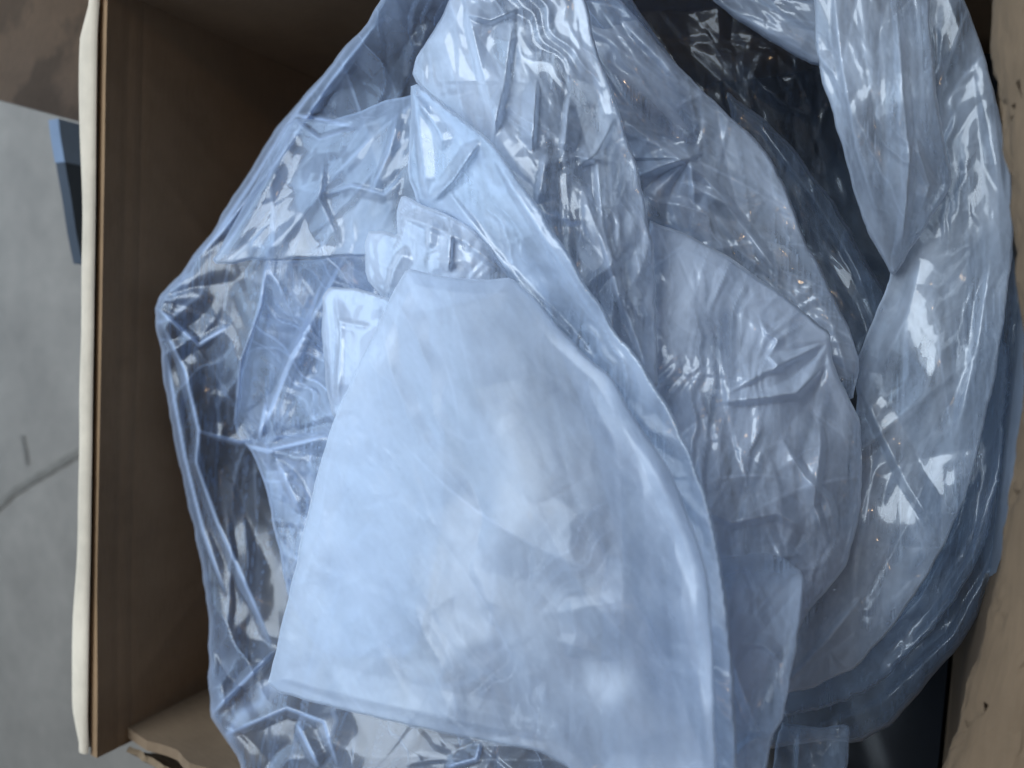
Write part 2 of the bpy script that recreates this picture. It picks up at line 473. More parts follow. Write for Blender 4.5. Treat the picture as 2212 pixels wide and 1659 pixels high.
# ------------------------------------------------------------------ the cardboard box
RIM = 0.24; ZR = CAMZ - RIM
XL, XR, YT, YB = -0.4015, 0.022, 0.168, -0.252
box = tag(empty('cardboard_box', ((XL + XR) / 2, (YT + YB) / 2, 0)),
          'open brown cardboard box holding the crumpled clear plastic bags', 'box')
def rel(o):
    o.parent = box; o.matrix_parent_inverse = Matrix.Translation(box.location).inverted(); return o

def lin(a, b, n): return np.linspace(a, b, n)
# far wall with the two score lines under its fold
ny_, nz_ = 150, 110
yy, zz = np.meshgrid(lin(YB - 0.004, YT, ny_), ZR - 0.41 * lin(0, 1, nz_) ** 1.4, indexing='ij')
dep = ZR - zz
bow = 0.006 * np.sin((yy - YB) / (YT - YB) * math.pi) * np.exp(-dep / 0.15)
score = -0.0002 * np.exp(-((dep - 0.012) / 0.0025) ** 2) - 0.0002 * np.exp(-((dep - 0.021) / 0.002) ** 2)
tt = (YT - yy) / (YT - YB)
scuff = sum(0.0003 * np.exp(-((tt - (o_ + k_ * dep / 0.4)) / 0.016) ** 2) * np.clip(dep / 0.03, 0, 1) for o_, k_ in ((0.05, 0.75), (0.12, 1.1), (0.98, -0.9)))
xx = XL + scuff - bow * 0.3 + score + 0.0015 * smooth_noise(yy * 9, zz * 9, 4)
rel(slab('side_wall', np.stack([xx, yy, zz], -1), 0.006, M['wall'], flip=-1 if True else 1))
# its flap, folded out over the rim: pale fold seen from above
ns = 80
ys_ = lin(YB - 0.002, YT - 0.004, ns)
u = (ys_ - ys_[0]) / (ys_[-1] - ys_[0])
wid = 0.0064 + 0.0042 * np.exp(-((u - 0.14) / 0.13) ** 2) + 0.0052 * np.exp(-((u - 0.90) / 0.10) ** 2) \
      + 0.0006 * np.sin(u * 17) * (1 - u) + 0.0003 * np.sin(u * 41)
wid *= np.clip(np.minimum(u / 0.055, (1 - u) / 0.05), 0.22, 1) ** 0.7
prof = []
for k, a in enumerate(lin(0, math.pi, 13)):
    prof.append((0.5 - 0.5 * math.cos(a), 0.0009 * math.sin(a)))
grid = np.zeros((ns, 13 + 10, 3))
for i in range(ns):
    for k, (s, dz) in enumerate(prof):
        grid[i, k] = (XL - 0.0003 - s * wid[i], ys_[i], ZR + 0.0008 + dz * (wid[i] / 0.014) ** 0.5)
    for k in range(10):
        t = (k + 1) / 10
        grid[i, 13 + k] = (XL - wid[i] - 0.02 * t, ys_[i], ZR - 0.16 * t)
rel(slab('flap', grid, 0.003, M['rim'], flip=1))
# back wall
xx, zz = np.meshgrid(lin(XL, XR, 50), ZR + 0.01 - 0.42 * lin(0, 1, 40), indexing='ij')
yw = YT + 0.004 * np.sin((xx - XL) / (XR - XL) * math.pi) + 0.0015 * smooth_noise(xx * 9, zz * 9, 6)
rel(slab('side_wall', np.stack([xx, yw, zz], -1), 0.006, M['wall'], flip=1))
# front wall, its rim torn
xx, vv = np.meshgrid(lin(XL + 0.0, XR, 120), lin(0, 1, 50), indexing='ij')
rng = np.random.default_rng(5)
tear = np.interp(lin(0, 1, 120), lin(0, 1, 60), rng.normal(size=60) * 0.0016)[:, None]
top = ZR - 0.016 + tear - 0.004 * np.sin(lin(0, 1, 120) * 9)[:, None]
zz = top - (top - 0.004) * vv
BOW = lambda x: -0.11 * np.clip((x - XL) / (XR - XL), 0, 1) ** 2  # front wall bulged outward so the gap beside the bags goes darker
yw = YB + BOW(xx) + 0.003 * np.sin((xx - XL) * 9) + 0.0012 * smooth_noise(xx * 14, zz * 14, 7)
rel(slab('side_wall', np.stack([xx, yw, zz], -1), 0.006, M['inner'], flip=1))
# its torn flap, creased over the rim and hanging outside
xx, vv = np.meshgrid(lin(XL + 0.010, XR, 160), lin(0, 1, 50), indexing='ij')
crum = 0.0022 * smooth_noise(xx * 70, vv * 9, 12) + 0.0012 * smooth_noise(xx * 180, vv * 22, 13) - 0.003 * (1 - np.abs(smooth_noise(xx * 45, vv * 6, 14))) ** 5
rag = np.interp(lin(0, 1, 160), lin(0, 1, 110), rng.normal(size=110) * 0.0011)[:, None]
yw = YB + BOW(xx) - 0.0065 - 0.045 * vv + crum * np.clip(vv * 8, 0, 1)
zz = ZR - 0.0165 + rag * np.exp(-vv * 20) - 0.030 * vv - 0.09 * vv ** 2 + crum * np.clip(vv * 8, 0, 1)
rel(slab('flap', np.stack([xx, yw, zz], -1), 0.003, M['torn'], flip=1))
# near wall with its worn fold and flap, bowed outwards in the middle
def right_x(y):
    pxs = np.array([(2172, 0), (2186, 110), (2200, 230), (2216, 400), (2238, 560), (2252, 760), (2236, 930), (2214, 1083), (2204, 1180), (2182, 1290), (2156, 1390), (2124, 1500), (2084, 1659), (2050, 1800)])
    w = P(pxs[:, 0], pxs[:, 1], np.full(len(pxs), RIM))
    o = np.argsort(w[:, 1])
    return np.interp(y, w[o, 1], w[o, 0])
yy, vv = np.meshgrid(lin(YB - 0.108, YT - 0.004, 160), lin(0, 1, 60), indexing='ij')
x0 = right_x(yy); x0 = (x0 + np.roll(x0, 3, 0) + np.roll(x0, -3, 0)) / 3
x0[:4] = x0[4]; x0[-4:] = x0[-5]
wear = 0.0016 * smooth_noise(yy * 70, vv * 30, 21) * np.exp(-vv * 9) + 0.0008 * smooth_noise(yy * 200, vv * 60, 22) * np.exp(-vv * 7)
xw = x0 + 0.004 + 0.010 * np.sin(np.clip(vv * 1.5, 0, 1) * math.pi / 2) + wear
zz = ZR - 0.012 - (ZR - 0.016) * vv ** 1.5
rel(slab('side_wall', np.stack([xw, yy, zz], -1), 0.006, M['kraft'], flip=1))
yy, vv = np.meshgrid(lin(YB - 0.108, YT - 0.004, 200), lin(0, 1, 70), indexing='ij')
x0 = right_x(yy); x0[:4] = x0[4]; x0[-4:] = x0[-5]
ker = np.ones(9) / 9
x0 = np.stack([np.convolve(np.pad(x0[:, j], 4, 'edge'), ker, 'valid') for j in range(x0.shape[1])], 1)
crum = 0.0012 * smooth_noise(yy * 60, vv * 16, 23) + 0.0006 * smooth_noise(yy * 150, vv * 34, 24)
crum = 0.7 * crum + 0.0020 * (1 - np.abs(smooth_noise(yy * 34, vv * 14, 25))) ** 7
crum += 0.0006 * (1 - np.abs(smooth_noise(yy * 110, vv * 26, 27))) ** 7
a = np.clip(vv / 0.22, 0, 1) * math.pi * 0.5
s = np.clip((vv - 0.22) / 0.78, 0, 1)
xw = x0 + 0.011 * (1 - np.cos(a)) + 0.10 * s + crum
zz = ZR - 0.013 + 0.013 * np.sin(a) + 0.006 * s - 0.05 * s ** 2 + crum
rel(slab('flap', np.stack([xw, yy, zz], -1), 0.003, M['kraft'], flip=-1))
# bottom
xx, yy = np.meshgrid(lin(XL, XR, 12), lin(0, 1, 12), indexing='ij')
yy = YT + (YB + BOW(xx) - YT) * yy
rel(slab('bottom_panel', np.stack([xx, yy, 0.006 + 0 * xx], -1), 0.005, M['wall'], flip=1))

# ------------------------------------------------------------------ printed carton beyond the box
def hit_x(px, py, x):
    d = R @ np.array([(px - CX) / F, -(py - CY) / F, -1.0])
    return d * (x / d[0]) + np.array([0, 0, CAMZ])
e = hit_x(90, 243, -0.62)
carton = tag(empty('carton', (-0.82, e[1] + 0.2, 0)), 'brown carton with blurred dark printing standing beyond the open box', 'carton')
def slab_box(name, lo, hi, mat, parent):
    x0, y0, z0 = lo; x1, y1, z1 = hi
    V = [(x, y, z) for x in (x0, x1) for y in (y0, y1) for z in (z0, z1)]
    Fs = [(0, 1, 3, 2), (4, 6, 7, 5), (0, 4, 5, 1), (2, 3, 7, 6), (0, 2, 6, 4), (1, 5, 7, 3)]
    o = mesh(name, V, Fs, mat, None, smooth=False)
    o.parent = parent
    bv = o.modifiers.new('soft_edge', 'BEVEL'); bv.width = 0.0015; bv.segments = 2
    return o
y0 = 0.0
carton.location = (-0.62, e[1], 0); carton.rotation_euler = (0, 0, math.radians(-32))
slab_box('side_wall', (-0.006, y0, 0.001), (0, y0 + 0.3, 0.47), M['carton'], carton)
slab_box('side_wall', (-0.40, y0, 0.001), (-0.394, y0 + 0.3, 0.47), M['carton'], carton)
slab_box('side_wall', (-0.3935, y0, 0.001), (-0.0065, y0 + 0.006, 0.47), M['carton'], carton)
slab_box('side_wall', (-0.3935, y0 + 0.294, 0.001), (-0.0065, y0 + 0.3, 0.47), M['carton'], carton)
slab_box('flap', (-0.198, y0, 0.471), (0, y0 + 0.3, 0.475), M['carton'], carton)
slab_box('flap', (-0.40, y0, 0.471), (-0.202, y0 + 0.3, 0.475), M['carton'], carton)

# ------------------------------------------------------------------ blue panel between the two boxes
XP = -0.53
top = [hit_x(px, py, XP) for px, py in [(126, 256), (129, 285), (134, 316), (140, 350), (154, 430), (164, 500), (178, 570)]]
panel = tag(empty('blue_panel', (XP, float(np.mean([t[1] for t in top])), 0)), 'narrow blue plastic panel standing behind the pale box rim', 'panel')
def strip(name, pts, mat, th):
    V = []
    for t in pts:
        V += [(XP, t[1], t[2]), (XP, t[1], 0.0), (XP - th, t[1], t[2]), (XP - th, t[1], 0.0)]
    n = len(pts); Fs = []
    for i in range(n - 1):
        a, b = i * 4, i * 4 + 4
        Fs += [(a, b, b + 1, a + 1), (a + 2, a + 3, b + 3, b + 2), (a, a + 2, b + 2, b), (a + 1, b + 1, b + 3, a + 3)]
    Fs += [(0, 1, 3, 2), (n * 4 - 4, n * 4 - 2, n * 4 - 1, n * 4 - 3)]
    o = mesh(name, V, Fs, mat, None, smooth=False); o.parent = panel
    o.matrix_parent_inverse = Matrix.Translation(panel.location).inverted(); return o
strip('pale_panel', top[:4], M['pale_blue'], 0.012)  # paler end of the blue panel
strip('side_panel', [t + (0, -0.0005 if i == 0 else 0, 0) for i, t in enumerate(top[3:])], M['blue'], 0.011)

# ------------------------------------------------------------------ plastic bags
G = 'clear plastic bags crumpled in the box'
fm = {k: film('film_' + k, hz, **kw) for k, (hz, kw) in dict(
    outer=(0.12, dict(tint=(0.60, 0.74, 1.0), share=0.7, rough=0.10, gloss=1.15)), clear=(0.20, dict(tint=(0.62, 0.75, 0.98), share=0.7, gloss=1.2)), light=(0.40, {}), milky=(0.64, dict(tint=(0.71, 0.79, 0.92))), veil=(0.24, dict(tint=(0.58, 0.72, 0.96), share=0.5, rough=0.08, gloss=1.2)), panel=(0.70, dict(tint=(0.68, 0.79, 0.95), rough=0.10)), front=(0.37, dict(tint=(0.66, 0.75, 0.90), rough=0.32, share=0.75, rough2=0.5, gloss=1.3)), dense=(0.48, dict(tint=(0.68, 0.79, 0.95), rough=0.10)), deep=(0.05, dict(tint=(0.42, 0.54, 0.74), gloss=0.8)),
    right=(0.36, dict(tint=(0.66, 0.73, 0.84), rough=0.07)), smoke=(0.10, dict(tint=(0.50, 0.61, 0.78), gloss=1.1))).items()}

# added black sheet over the box bottom, standing in for shade in the gaps
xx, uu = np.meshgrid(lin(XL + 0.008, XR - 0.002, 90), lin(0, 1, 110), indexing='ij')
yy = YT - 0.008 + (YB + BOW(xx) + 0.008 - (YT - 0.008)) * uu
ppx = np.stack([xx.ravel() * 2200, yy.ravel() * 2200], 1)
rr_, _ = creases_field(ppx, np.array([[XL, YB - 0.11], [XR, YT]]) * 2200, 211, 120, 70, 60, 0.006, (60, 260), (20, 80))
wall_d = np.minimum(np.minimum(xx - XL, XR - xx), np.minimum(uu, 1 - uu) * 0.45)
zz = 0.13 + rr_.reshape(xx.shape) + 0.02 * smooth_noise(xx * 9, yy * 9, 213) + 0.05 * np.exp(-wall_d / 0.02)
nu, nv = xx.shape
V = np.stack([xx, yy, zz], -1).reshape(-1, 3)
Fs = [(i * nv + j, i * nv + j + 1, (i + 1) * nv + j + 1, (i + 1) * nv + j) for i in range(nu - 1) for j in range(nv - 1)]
tag(mesh('gap_darkening_sheet', V, Fs, plain('gap_black', (0.006, 0.007, 0.009), 0.45)),
    'added black sheet that darkens the gap between the clear bags and the kraft wall', 'added sheet')

# large outer bag: left silhouette against the cardboard
sheet('plastic_bag',
      [(845, -40), (800, 40), (740, 110), (690, 172), (620, 245), (575, 310), (530, 385), (470, 480), (405, 575), (332, 655), (345, 740),
       (362, 880), (385, 1000), (415, 1130), (438, 1230), (455, 1360), (447, 1480), (455, 1545), (485, 1595), (515, 1640), (540, 1720),
       (1300, 1740), (1560, 1500), (1560, 700), (1500, 200), (1340, -40)],
      [(332, 655, .250), (405, 575, .258), (365, 880, .262), (620, 245, .29), (740, 110, .262), (845, -40, .228), (450, 1400, .270), (520, 1650, .255), (700, 500, .272), (600, 1000, .292),
       (1000, 1000, .30), (1400, 700, .33), (1350, -20, .28), (1000, 200, .265), (1000, -20, .255), (900, 1600, .275), (1500, 1500, .31), (1250, 1720, .29)],
      fm['outer'], 'large clear bag against the dark cardboard wall, folds running down its edge', 'plastic bag', G,
      creases=[([(345, 690), (400, 800), (430, 930), (425, 1000), (470, 1130), (530, 1260), (590, 1400)], .008, 34),
               ([(340, 665), (430, 745), (500, 700)], .005, 24), ([(360, 760), (372, 840), (400, 990), (440, 1150), (490, 1290)], .005, 18),
               ([(575, 560), (565, 660), (522, 780), (510, 900), (502, 935)], .008, 40),
               ([(420, 930), (520, 955), (710, 935)], .005, 20), ([(560, 980), (610, 1060), (650, 1110)], .006, 26),
               ([(455, 1545), (520, 1480), (600, 1400)], .008, 36), ([(830, 30), (720, 170), (600, 350), (480, 500), (405, 575)], .008, 30),
               ([(760, 90), (640, 240), (540, 400), (430, 560)], .004, 18), ([(620, 245), (700, 260), (770, 275)], .004, 16),
               ([(480, 1590), (620, 1530), (700, 1560), (730, 1659)], .007, 34), ([(1040, 1600), (1030, 1640), (960, 1659)], .005, 16),
               ([(640, 1560), (690, 1659)], .006, 26)],
      pinches=[((560, 965), 190, .006, 9), ((332, 655), 200, .007, 12), ((620, 245), 150, .006, 12), ((470, 1560), 160, .006, 10)],
      n=150, flow=78, spread=38, amp=.0034, stress=3.4, rim=6.0, crinkle=1.6, waves=(210, 130, 90, 60), seed=11, roll=(14, .008), gap=.035)

# hazy film above it, ending in a level cut edge
sheet('plastic_bag',
      [(628, 252), (720, 262), (840, 215), (960, 185), (1010, 380), (985, 560), (880, 546), (745, 556), (640, 560), (560, 563), (452, 572), (505, 480), (560, 375)],
      [(628, 252, .272), (452, 572, .252), (560, 375, .262), (745, 556, .262), (960, 185, .258), (985, 560, .256), (800, 400, .258)],
      fm['veil'], 'hazy blue film at upper left, ending in a level cut edge above the left hollow', 'plastic bag', G,
      creases=[([(640, 255), (610, 330), (540, 450), (470, 560)], .005, 22), ([(628, 252), (690, 300), (770, 275)], .004, 16), ([(860, 240), (840, 330), (800, 420)], .004, 20),
               ([(700, 420), (760, 400), (830, 420), (870, 380)], .003, 12), ([(740, 540), (690, 430), (700, 330)], .004, 26)],
      n=55, flow=115, spread=30, amp=.0018, seed=29, roll=(5, .002), gap=0, stress=1.3, rim=1.2, crinkle=0.8, fades=[([(960, 185), (1010, 380), (985, 560)], 90)])

# loose inner film in the left hollow
sheet('plastic_bag',
      [(575, 565), (660, 560), (745, 552), (880, 530), (960, 700), (960, 1100), (900, 1420), (700, 1420), (625, 1300), (600, 1180), (575, 1060), (548, 985), (505, 930), (520, 800), (560, 660)],
      [(575, 565, .285), (880, 530, .275), (520, 930, .278), (620, 1300, .265), (900, 1400, .255), (800, 900, .265), (700, 700, .283)],
      fm['clear'], 'rumpled clear film gathered in the hollow left of the blurred front sheet', 'plastic bag', G,
      creases=[([(745, 552), (700, 640), (640, 760), (600, 830)], .008, 36), ([(520, 960), (580, 975), (710, 940)], .006, 24),
               ([(600, 1000), (650, 1110)], .007, 20), ([(575, 870), (560, 950)], .006, 20), ([(700, 600), (620, 800), (560, 950)], .006, 26)],
      pinches=[((575, 975), 220, .010, 11)], n=70, flow=60, spread=45, amp=.0034, stress=3.0, rim=3.0, crinkle=1.5, seed=23, fades=[([(880, 530), (960, 700), (960, 1100), (900, 1420), (700, 1420)], 150)], roll=(8, .003), gap=.012)

# deep films at the back right
sheet('plastic_bag',
      [(1300, -40), (1760, -40), (1830, 200), (1900, 460), (1960, 640), (1880, 830), (1760, 760), (1600, 500), (1450, 200)],
      [(1300, -40, .35), (1760, -40, .37), (1900, 460, .40), (1880, 830, .38), (1600, 400, .375)],
      fm['deep'], 'thin clear film deep in the dark hollow right of the centre', 'plastic bag', G,
      creases=[([(1590, 120), (1650, 190), (1700, 230), (1720, 170)], .008, 40), ([(1640, 420), (1720, 560), (1770, 640), (1830, 680)], .008, 30),
               ([(1700, 420), (1800, 560), (1850, 640)], .010, 40)],
      n=80, flow=55, spread=25, amp=.0032, crinkle=1.4, seed=37, roll=(18, .01), gap=.03)
sheet('plastic_bag',
      [(1480, -40), (1770, -40), (1780, 150), (1720, 125), (1640, 75), (1560, 20)],
      [(1480, -40, .335), (1770, -40, .33), (1780, 150, .345), (1600, 50, .34)],
      fm['light'], 'short pale flap of film at the top edge, above the dark hollow', 'plastic bag', G,
      creases=[([(1560, 10), (1660, 70), (1770, 130)], .004, 22)], n=25, flow=30, spread=20, amp=.002, seed=41, roll=(12, .005), gap=.008)
sheet('plastic_bag',
      [(1560, 190), (1640, 250), (1720, 330), (1790, 420), (1860, 540), (1915, 640), (1930, 760), (1880, 860), (1830, 760), (1760, 640), (1690, 500), (1610, 330)],
      [(1560, 190, .335), (1720, 330, .345), (1915, 640, .36), (1880, 860, .35), (1760, 640, .35)],
      fm['smoke'], 'dark narrow fold of film slanting across the hollow', 'plastic bag', G,
      creases=[([(1640, 270), (1760, 430), (1850, 580), (1890, 700)], .006, 26)], n=30, flow=58, spread=12, amp=.0025, seed=43, roll=(14, .008), gap=.012)

# nested layers at the lower right
sheet('plastic_bag',
      [(2110, 200), (2170, 330), (2205, 520), (2220, 760), (2210, 1000), (2200, 1110), (2160, 1220), (2120, 1310), (2070, 1400), (2000, 1480), (1930, 1560), (1850, 1605), (1780, 1600), (1650, 1620),
       (1600, 1500), (1700, 1300), (1900, 1000), (2000, 600)],
      [(2110, 200, .345), (2210, 760, .345), (2150, 1230, .35), (1930, 1560, .335), (1700, 1600, .31), (1900, 1000, .385), (1700, 1300, .36)],
      fm['smoke'], 'outermost clear film curving along the right side down to the black gap', 'plastic bag', G,
      creases=[([(2190, 640), (2175, 900), (2140, 1100), (2060, 1290), (1960, 1400)], .006, 22), ([(2090, 1000), (2050, 1200), (1960, 1370), (1830, 1480)], .005, 20),
               ([(2150, 1200), (2060, 1370), (1900, 1520), (1720, 1590)], .005, 26)],
      n=60, flow=115, spread=18, amp=.0022, seed=51, roll=(22, .014), gap=.03)
sheet('plastic_bag',
      [(2160, 640), (2180, 800), (2165, 1000), (2140, 1140), (2100, 1240), (2060, 1300), (2010, 1370), (1940, 1440), (1870, 1495), (1780, 1530), (1690, 1545),
       (1660, 1440), (1780, 1350), (1920, 1180), (2040, 950), (2110, 700)],
      [(2160, 640, .325), (2150, 1100, .33), (1940, 1440, .325), (1690, 1545, .29), (1780, 1350, .32), (2040, 950, .345)],
      fm['smoke'], 'clear film with a ragged perforated lower edge at the lower right', 'plastic bag', G,
      creases=[([(2120, 900), (2070, 1130), (1990, 1290), (1880, 1400), (1740, 1480)], .005, 16), ([(2060, 1130), (1990, 1250), (1900, 1350), (1760, 1440)], .006, 20),
               ([(2150, 1010), (2100, 1200), (2020, 1320)], .004, 14)],
      n=50, flow=122, spread=12, amp=.0020, seed=53, roll=(10, .004), gap=.012, rough_edge=1.6)

# large right-hand sheet
sheet('plastic_bag',
      [(1925, -40), (2070, -40), (2110, 70), (2145, 180), (2172, 300), (2188, 430), (2188, 540), (2170, 680), (2150, 800), (2125, 930), (2090, 1060), (2040, 1180), (1985, 1270), (1915, 1370),
       (1850, 1440), (1780, 1475), (1690, 1500), (1640, 1430), (1700, 1200), (1850, 1100), (1850, 860), (1842, 795), (1875, 715), (1922, 612), (1925, 560), (1945, 450), (1945, 330), (1930, 150)],
      [(2010, -40, .305), (2110, 70, .31), (2190, 480, .315), (2150, 800, .32), (2040, 1180, .315), (1850, 1440, .305), (1700, 1480, .27), (1842, 795, .335), (2000, 800, .312), (1900, 1100, .315), (1750, 1250, .295)],
      fm['right'], 'broad grey-blue sheet of film sweeping down the right side', 'plastic bag', G,
      creases=[([(1855, 830), (1900, 930), (1960, 1050), (2030, 1160)], .006, 26), ([(1690, 1490), (1790, 1380), (1860, 1290)], .005, 28),
               ([(2140, 560), (2110, 760), (2060, 960)], .004, 40), ([(2130, 40), (2150, 260), (2170, 430)], .003, 20), ([(1990, 560), (1960, 680), (1900, 800)], .004, 40)],
      pinches=[((2035, 1175), 150, .006, 9), ((1842, 795), 140, .005, 8), ((1790, 1400), 110, .007, 8)],
      n=45, flow=110, spread=20, amp=.0017, crinkle=0.7, stress=0.8, seed=61, roll=(4, .001), gap=.014, width=(20, 110))
# ribbon at the top right
sheet('plastic_bag',
      [(1752, -40), (1762, 110), (1782, 190), (1810, 280), (1845, 420), (1880, 510), (1925, 600), (1948, 570), (1985, 520), (2030, 440), (2058, 395), (2042, 330), (2022, 200), (2012, 90), (2006, -40)],
      [(1752, -40, .285), (1762, 110, .287), (1845, 420, .30), (1940, 590, .318), (2050, 390, .302), (2010, 0, .295), (1900, 200, .28), (1930, 400, .288)],
      fm['right'], 'long pale ribbon of film hanging from the top right, narrowing to a point', 'plastic bag', G,
      creases=[([(1800, -20), (1815, 120), (1850, 320), (1900, 480)], .005, 26), ([(1935, -20), (1950, 180), (1965, 340), (1960, 430), (1945, 570)], .007, 26),
               ([(1760, 110), (1800, 160), (1830, 230)], .004, 18), ([(1975, 290), (1990, 340), (2010, 400), (1990, 460)], .006, 22)],
      n=40, flow=82, spread=10, amp=.0018, crinkle=0.7, stress=0.9, seed=67, roll=(5, .002), gap=.012)

# mid-depth sheet behind the dome
sheet('plastic_bag',
      [(1230, -40), (1310, -40), (1375, 40), (1440, 110), (1490, 170), (1560, 235), (1625, 295), (1670, 350), (1705, 420), (1735, 510), (1780, 600), (1830, 700), (1860, 790), (1840, 870),
       (1600, 900), (1400, 850), (1330, 400)],
      [(1230, -40, .275), (1490, 170, .295), (1670, 350, .31), (1780, 600, .318), (1850, 800, .315), (1450, 500, .295), (1400, 850, .30)],
      fm['light'], 'crinkled blue film behind the central crumple, its edge above the dark hollow', 'plastic bag', G,
      creases=[([(1340, 40), (1430, 130), (1470, 180)], .005, 26), ([(1350, 260), (1450, 330), (1520, 380), (1600, 470)], .007, 28), ([(1490, 340), (1500, 440)], .006, 14),
               ([(1480, 390), (1570, 440), (1690, 600)], .006, 26), ([(1380, 380), (1460, 350), (1520, 330)], .006, 20)],
      pinches=[((1490, 345), 160, .012, 11)], n=120, flow=50, spread=35, amp=.0032, crinkle=1.0, seed=71, fades=[([(1840, 870), (1600, 900), (1400, 850), (1330, 400)], 110)], roll=(8, .003), gap=.012)
# dome at the right of the centre
sheet('plastic_bag',
      [(1395, 470), (1480, 505), (1560, 545), (1625, 592), (1700, 642), (1755, 690), (1792, 716), (1796, 775), (1832, 850), (1857, 915), (1862, 1010), (1856, 1110), (1832, 1215), (1800, 1260),
       (1745, 1325), (1690, 1440), (1400, 1420), (1290, 1000), (1290, 840), (1390, 800)],
      [(1395, 470, .272), (1560, 545, .28), (1792, 716, .295), (1862, 1010, .30), (1820, 1230, .295), (1690, 1440, .265), (1600, 850, .262), (1450, 900, .255), (1650, 1100, .262)],
      fm['milky'], 'rounded milky bag right of the centre with warm glints on its creases', 'plastic bag', G,
      creases=[([(1560, 870), (1640, 860), (1720, 850), (1790, 780)], .007, 26), ([(1790, 730), (1740, 760), (1660, 800), (1570, 850)], .004, 18),
               ([(1640, 690), (1655, 720), (1680, 735), (1660, 770), (1680, 790), (1655, 815)], .003, 9), ([(1690, 950), (1740, 1030), (1790, 1080), (1810, 1160)], .006, 24),
               ([(1500, 1090), (1580, 1130), (1680, 1110), (1760, 1160)], .005, 26), ([(1770, 900), (1775, 960), (1760, 1090), (1790, 1180)], .006, 20),
               ([(1560, 1200), (1640, 1215), (1720, 1200)], .005, 18)],
      pinches=[((1792, 735), 170, .008, 12), ((1700, 1215), 130, .008, 9)], n=120, flow=95, spread=45, amp=.0022, crinkle=0.85, seed=79, fades=[([(1400, 1420), (1290, 1000), (1290, 840)], 140), ([(1690, 1440), (1400, 1420)], 110)], roll=(10, .004), gap=.010)

# central crumple rising to the top edge
sheet('plastic_bag',
      [(985, -40), (1255, -40), (1290, 110), (1335, 225), (1365, 330), (1392, 430), (1412, 540), (1418, 700), (1422, 850), (1370, 830), (1260, 660), (1150, 470), (1050, 310), (960, 230),
       (890, 168), (905, 120), (945, 55)],
      [(985, -40, .245), (1255, -40, .25), (890, 168, .252), (1150, 300, .238), (1335, 225, .255), (1420, 700, .252), (1400, 840, .235), (1200, 520, .236)],
      fm['light'], 'tall crumpled clear sheet in the centre reaching the top of the frame', 'plastic bag', G,
      creases=[([(1005, 0), (1030, 110), (1075, 290)], .007, 24), ([(1110, 30), (1090, 180), (1065, 290), (1060, 320)], .006, 26), ([(1005, 30), (1060, 45), (1120, 20)], .006, 20),
               ([(1160, 170), (1150, 330)], .007, 16), ([(1230, 200), (1215, 340)], .007, 18), ([(1330, 250), (1290, 330), (1250, 360)], .006, 22),
               ([(1210, 330), (1290, 350), (1300, 470), (1340, 640), (1400, 800)], .006, 26), ([(1250, 380), (1300, 520), (1350, 690)], .006, 30), ([(1180, 330), (1160, 440)], .005, 20)],
      pinches=[((1275, 335), 120, .008, 9), ((1085, 180), 120, .006, 8)], n=70, flow=65, spread=35, amp=.0024, crinkle=0.95, seed=83, roll=(6, .002), gap=.008)
# bright folded band across it
sheet('plastic_bag',
      [(889, 172), (960, 228), (1055, 300), (1110, 372), (1165, 450), (1215, 530), (1270, 620), (1330, 715), (1390, 795), (1445, 880), (1492, 975), (1530, 1090), (1562, 1225), (1578, 1400), (1590, 1560), (1600, 1720), (1420, 1720), (1380, 1300), (1300, 1000), (1205, 735), (1150, 660), (1098, 600), (1050, 540),
       (985, 470), (930, 452), (905, 440), (880, 380), (882, 290)],
      [(889, 172, .232), (1055, 300, .222), (905, 440, .240), (1270, 620, .215), (1205, 735, .228), (1440, 872, .220), (1540, 1200, .212), (1580, 1600, .202), (1400, 1300, .205), (1000, 420, .225)],
      fm['dense'], 'bright folded band of film running diagonally over the central crumple', 'plastic bag', G,
      creases=[([(890, 180), (905, 300), (925, 440)], .005, 16), ([(1040, 300), (980, 390), (925, 445)], .006, 14), ([(900, 210), (950, 290), (960, 330)], .004, 18),
               ([(960, 400), (1060, 540), (1160, 650), (1290, 780)], .006, 24), ([(1060, 330), (1180, 520), (1320, 740)], .004, 26)],
      n=60, flow=52, spread=22, amp=.0022, seed=89, roll=(5, .002), gap=.006, width=(10, 50), step=4.5, fades=[([(1420, 1720), (1380, 1300), (1300, 1000), (1205, 735)], 130), ([(1205, 735), (1150, 660), (1098, 600)], 40)])
# crumpled tips
sheet('plastic_bag',
      [(790, 502), (828, 498), (862, 508), (858, 462), (868, 418), (905, 440), (960, 462), (1010, 490), (1060, 535), (1108, 598), (1060, 640), (985, 660), (900, 680), (835, 650), (788, 600)],
      [(790, 502, .243), (868, 418, .240), (1108, 598, .224), (835, 650, .240), (950, 550, .222)],
      fm['milky'], 'small crinkled tips of film above the blurred front sheet', 'plastic bag', G,
      creases=[([(860, 465), (930, 490), (1000, 520), (1090, 590)], .004, 16), ([(835, 640), (850, 580), (880, 530)], .006, 16), ([(930, 470), (925, 540)], .005, 12), ([(975, 500), (970, 590)], .005, 12)],
      pinches=[((1010, 560), 90, .007, 8)], n=50, flow=80, spread=40, amp=.0022, seed=97, roll=(5, .002), gap=.006, width=(8, 36), length=(30, 120), step=4.0, fades=[([(1108, 598), (1060, 640), (985, 660), (900, 680), (835, 650)], 70)])
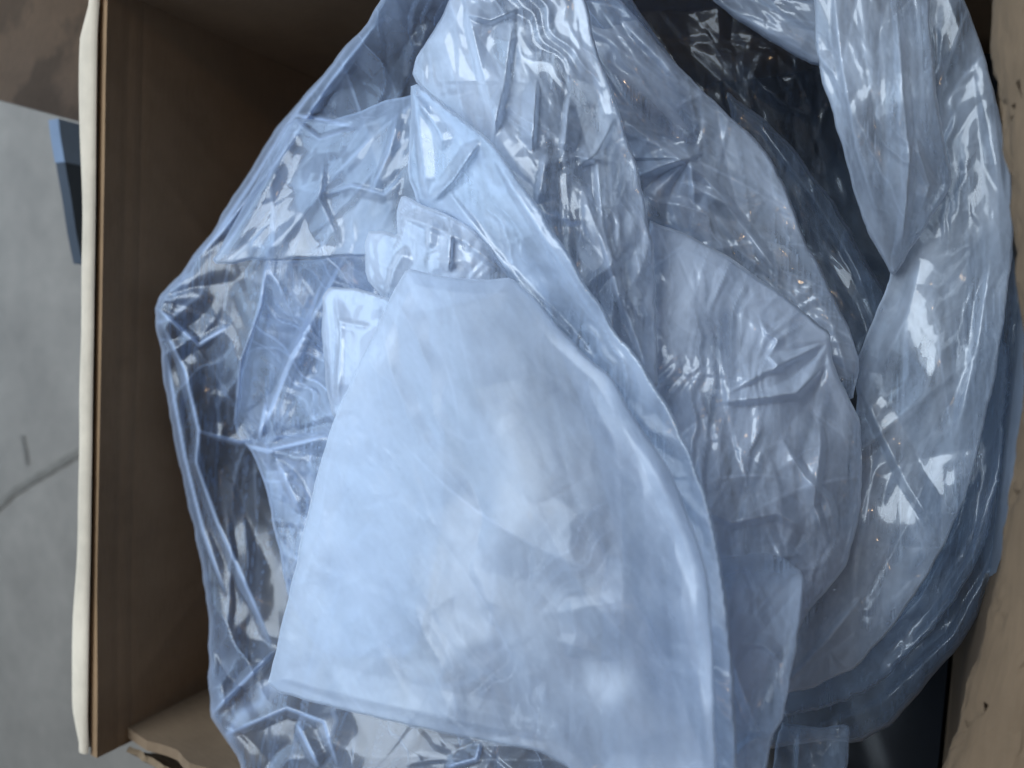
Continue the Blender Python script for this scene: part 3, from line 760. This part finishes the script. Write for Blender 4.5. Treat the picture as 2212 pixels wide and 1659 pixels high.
sheet('plastic_bag',
      [(697, 650), (712, 620), (760, 622), (830, 640), (870, 650), (850, 760), (760, 880), (718, 908), (704, 820), (695, 730)],
      [(697, 650, .252), (830, 640, .238), (718, 908, .242), (800, 760, .230)],
      fm['milky'], 'narrow curled film edge beside the left side of the front sheet', 'plastic bag', G,
      creases=[([(722, 630), (735, 720), (728, 880)], .006, 16), ([(725, 690), (800, 705)], .003, 8), ([(705, 660), (712, 760), (722, 880)], .004, 12)],
      n=30, flow=85, spread=18, amp=.0022, seed=101, roll=(6, .003), gap=.008, width=(8, 34), length=(40, 150), step=4.0, fades=[([(870, 650), (850, 760), (760, 880)], 50)])

# panel under the front sheet, lower right of centre
sheet('plastic_bag',
      [(1380, 1195), (1470, 1190), (1560, 1208), (1640, 1192), (1690, 1205), (1737, 1238), (1732, 1330), (1716, 1430), (1700, 1500), (1694, 1555), (1668, 1590), (1655, 1640), (1650, 1720), (1300, 1720), (1300, 1200)],
      [(1737, 1238, .255), (1700, 1500, .238), (1650, 1700, .222), (1300, 1700, .215), (1350, 1000, .228), (1500, 1300, .222)],
      fm['panel'], 'pale blue sheet right of the front fold, straight cut right edge', 'plastic bag', G,
      creases=[([(1600, 1390), (1650, 1395), (1690, 1430)], .003, 14), ([(1560, 1659), (1620, 1600), (1665, 1585)], .005, 24), ([(1540, 1300), (1600, 1480), (1640, 1590)], .004, 36)],
      n=45, flow=95, spread=25, amp=.0014, crinkle=0.6, stress=0.5, seed=103, fades=[([(1300, 1720), (1300, 1200), (1380, 1195), (1470, 1190)], 150), ([(1470, 1190), (1560, 1208), (1640, 1192), (1690, 1205)], 90)], roll=(4, .0008), gap=.005)
# small strip at the bottom
sheet('plastic_bag',
      [(1680, 1560), (1760, 1572), (1834, 1560), (1832, 1620), (1824, 1720), (1660, 1720)],
      [(1680, 1560, .262), (1834, 1560, .268), (1740, 1710, .25)],
      fm['smoke'], 'small square-edged clear strip at the bottom beside the black gap', 'plastic bag', G,
      creases=[([(1728, 1560), (1722, 1660), (1715, 1720)], .005, 12)], n=14, flow=90, spread=15, amp=.002, seed=107, roll=(5, .002), gap=.006, step=4.0)

# blurred front sheet, nearest to the lens
front = sheet('plastic_bag',
      [(573, 1490), (600, 1390), (622, 1290), (645, 1190), (668, 1090), (690, 1000), (722, 900), (770, 795), (810, 715), (848, 630), (880, 578), (930, 590), (1000, 604), (1060, 606), (1105, 600),
       (1150, 640), (1205, 705), (1260, 765), (1320, 812), (1360, 890), (1410, 960), (1460, 1040), (1500, 1150), (1530, 1245), (1542, 1400), (1545, 1560), (1550, 1720), (1260, 1720), (1235, 1659), (1165, 1622),
       (1000, 1592), (800, 1548)],
      [(573, 1490, .178), (680, 1040, .200), (880, 578, .218), (1105, 600, .212), (1320, 812, .205), (1500, 1150, .200), (1545, 1560, .190), (1235, 1659, .178), (1000, 1200, .178), (1100, 900, .190), (1350, 1300, .186), (900, 1450, .172)],
      fm['front'], 'big blurred pale blue sheet of film in front, with a straight sealed bottom edge', 'plastic bag', G,
      creases=[([(960, 610), (990, 700), (1010, 790), (1040, 900)], .0012, 120), ([(880, 900), (960, 1010), (1030, 1090)], .0012, 110),
               ([(1110, 610), (1210, 725), (1300, 790), (1360, 880), (1420, 1000), (1480, 1150), (1520, 1260), (1540, 1420), (1545, 1659)], .0025, 60),
               ([(1340, 1010), (1345, 1200), (1350, 1400)], .0014, 90), ([(1230, 1290), (1245, 1370), (1230, 1420)], .0015, 60), ([(860, 1170), (900, 1260), (960, 1350)], .0012, 110),
               ([(590, 1462), (800, 1515), (1010, 1560), (1190, 1600)], .0012, 30), ([(1350, 1250), (1450, 1450), (1520, 1640)], .0016, 90)],
      n=34, flow=62, spread=22, amp=.0008, stress=0.4, rim=0.5, crinkle=0.5, milk_var=0.5, wobble=1.8, waves=(300, 200, 130), seed=113, roll=(4, .0008), gap=.004, width=(40, 150), length=(100, 420))
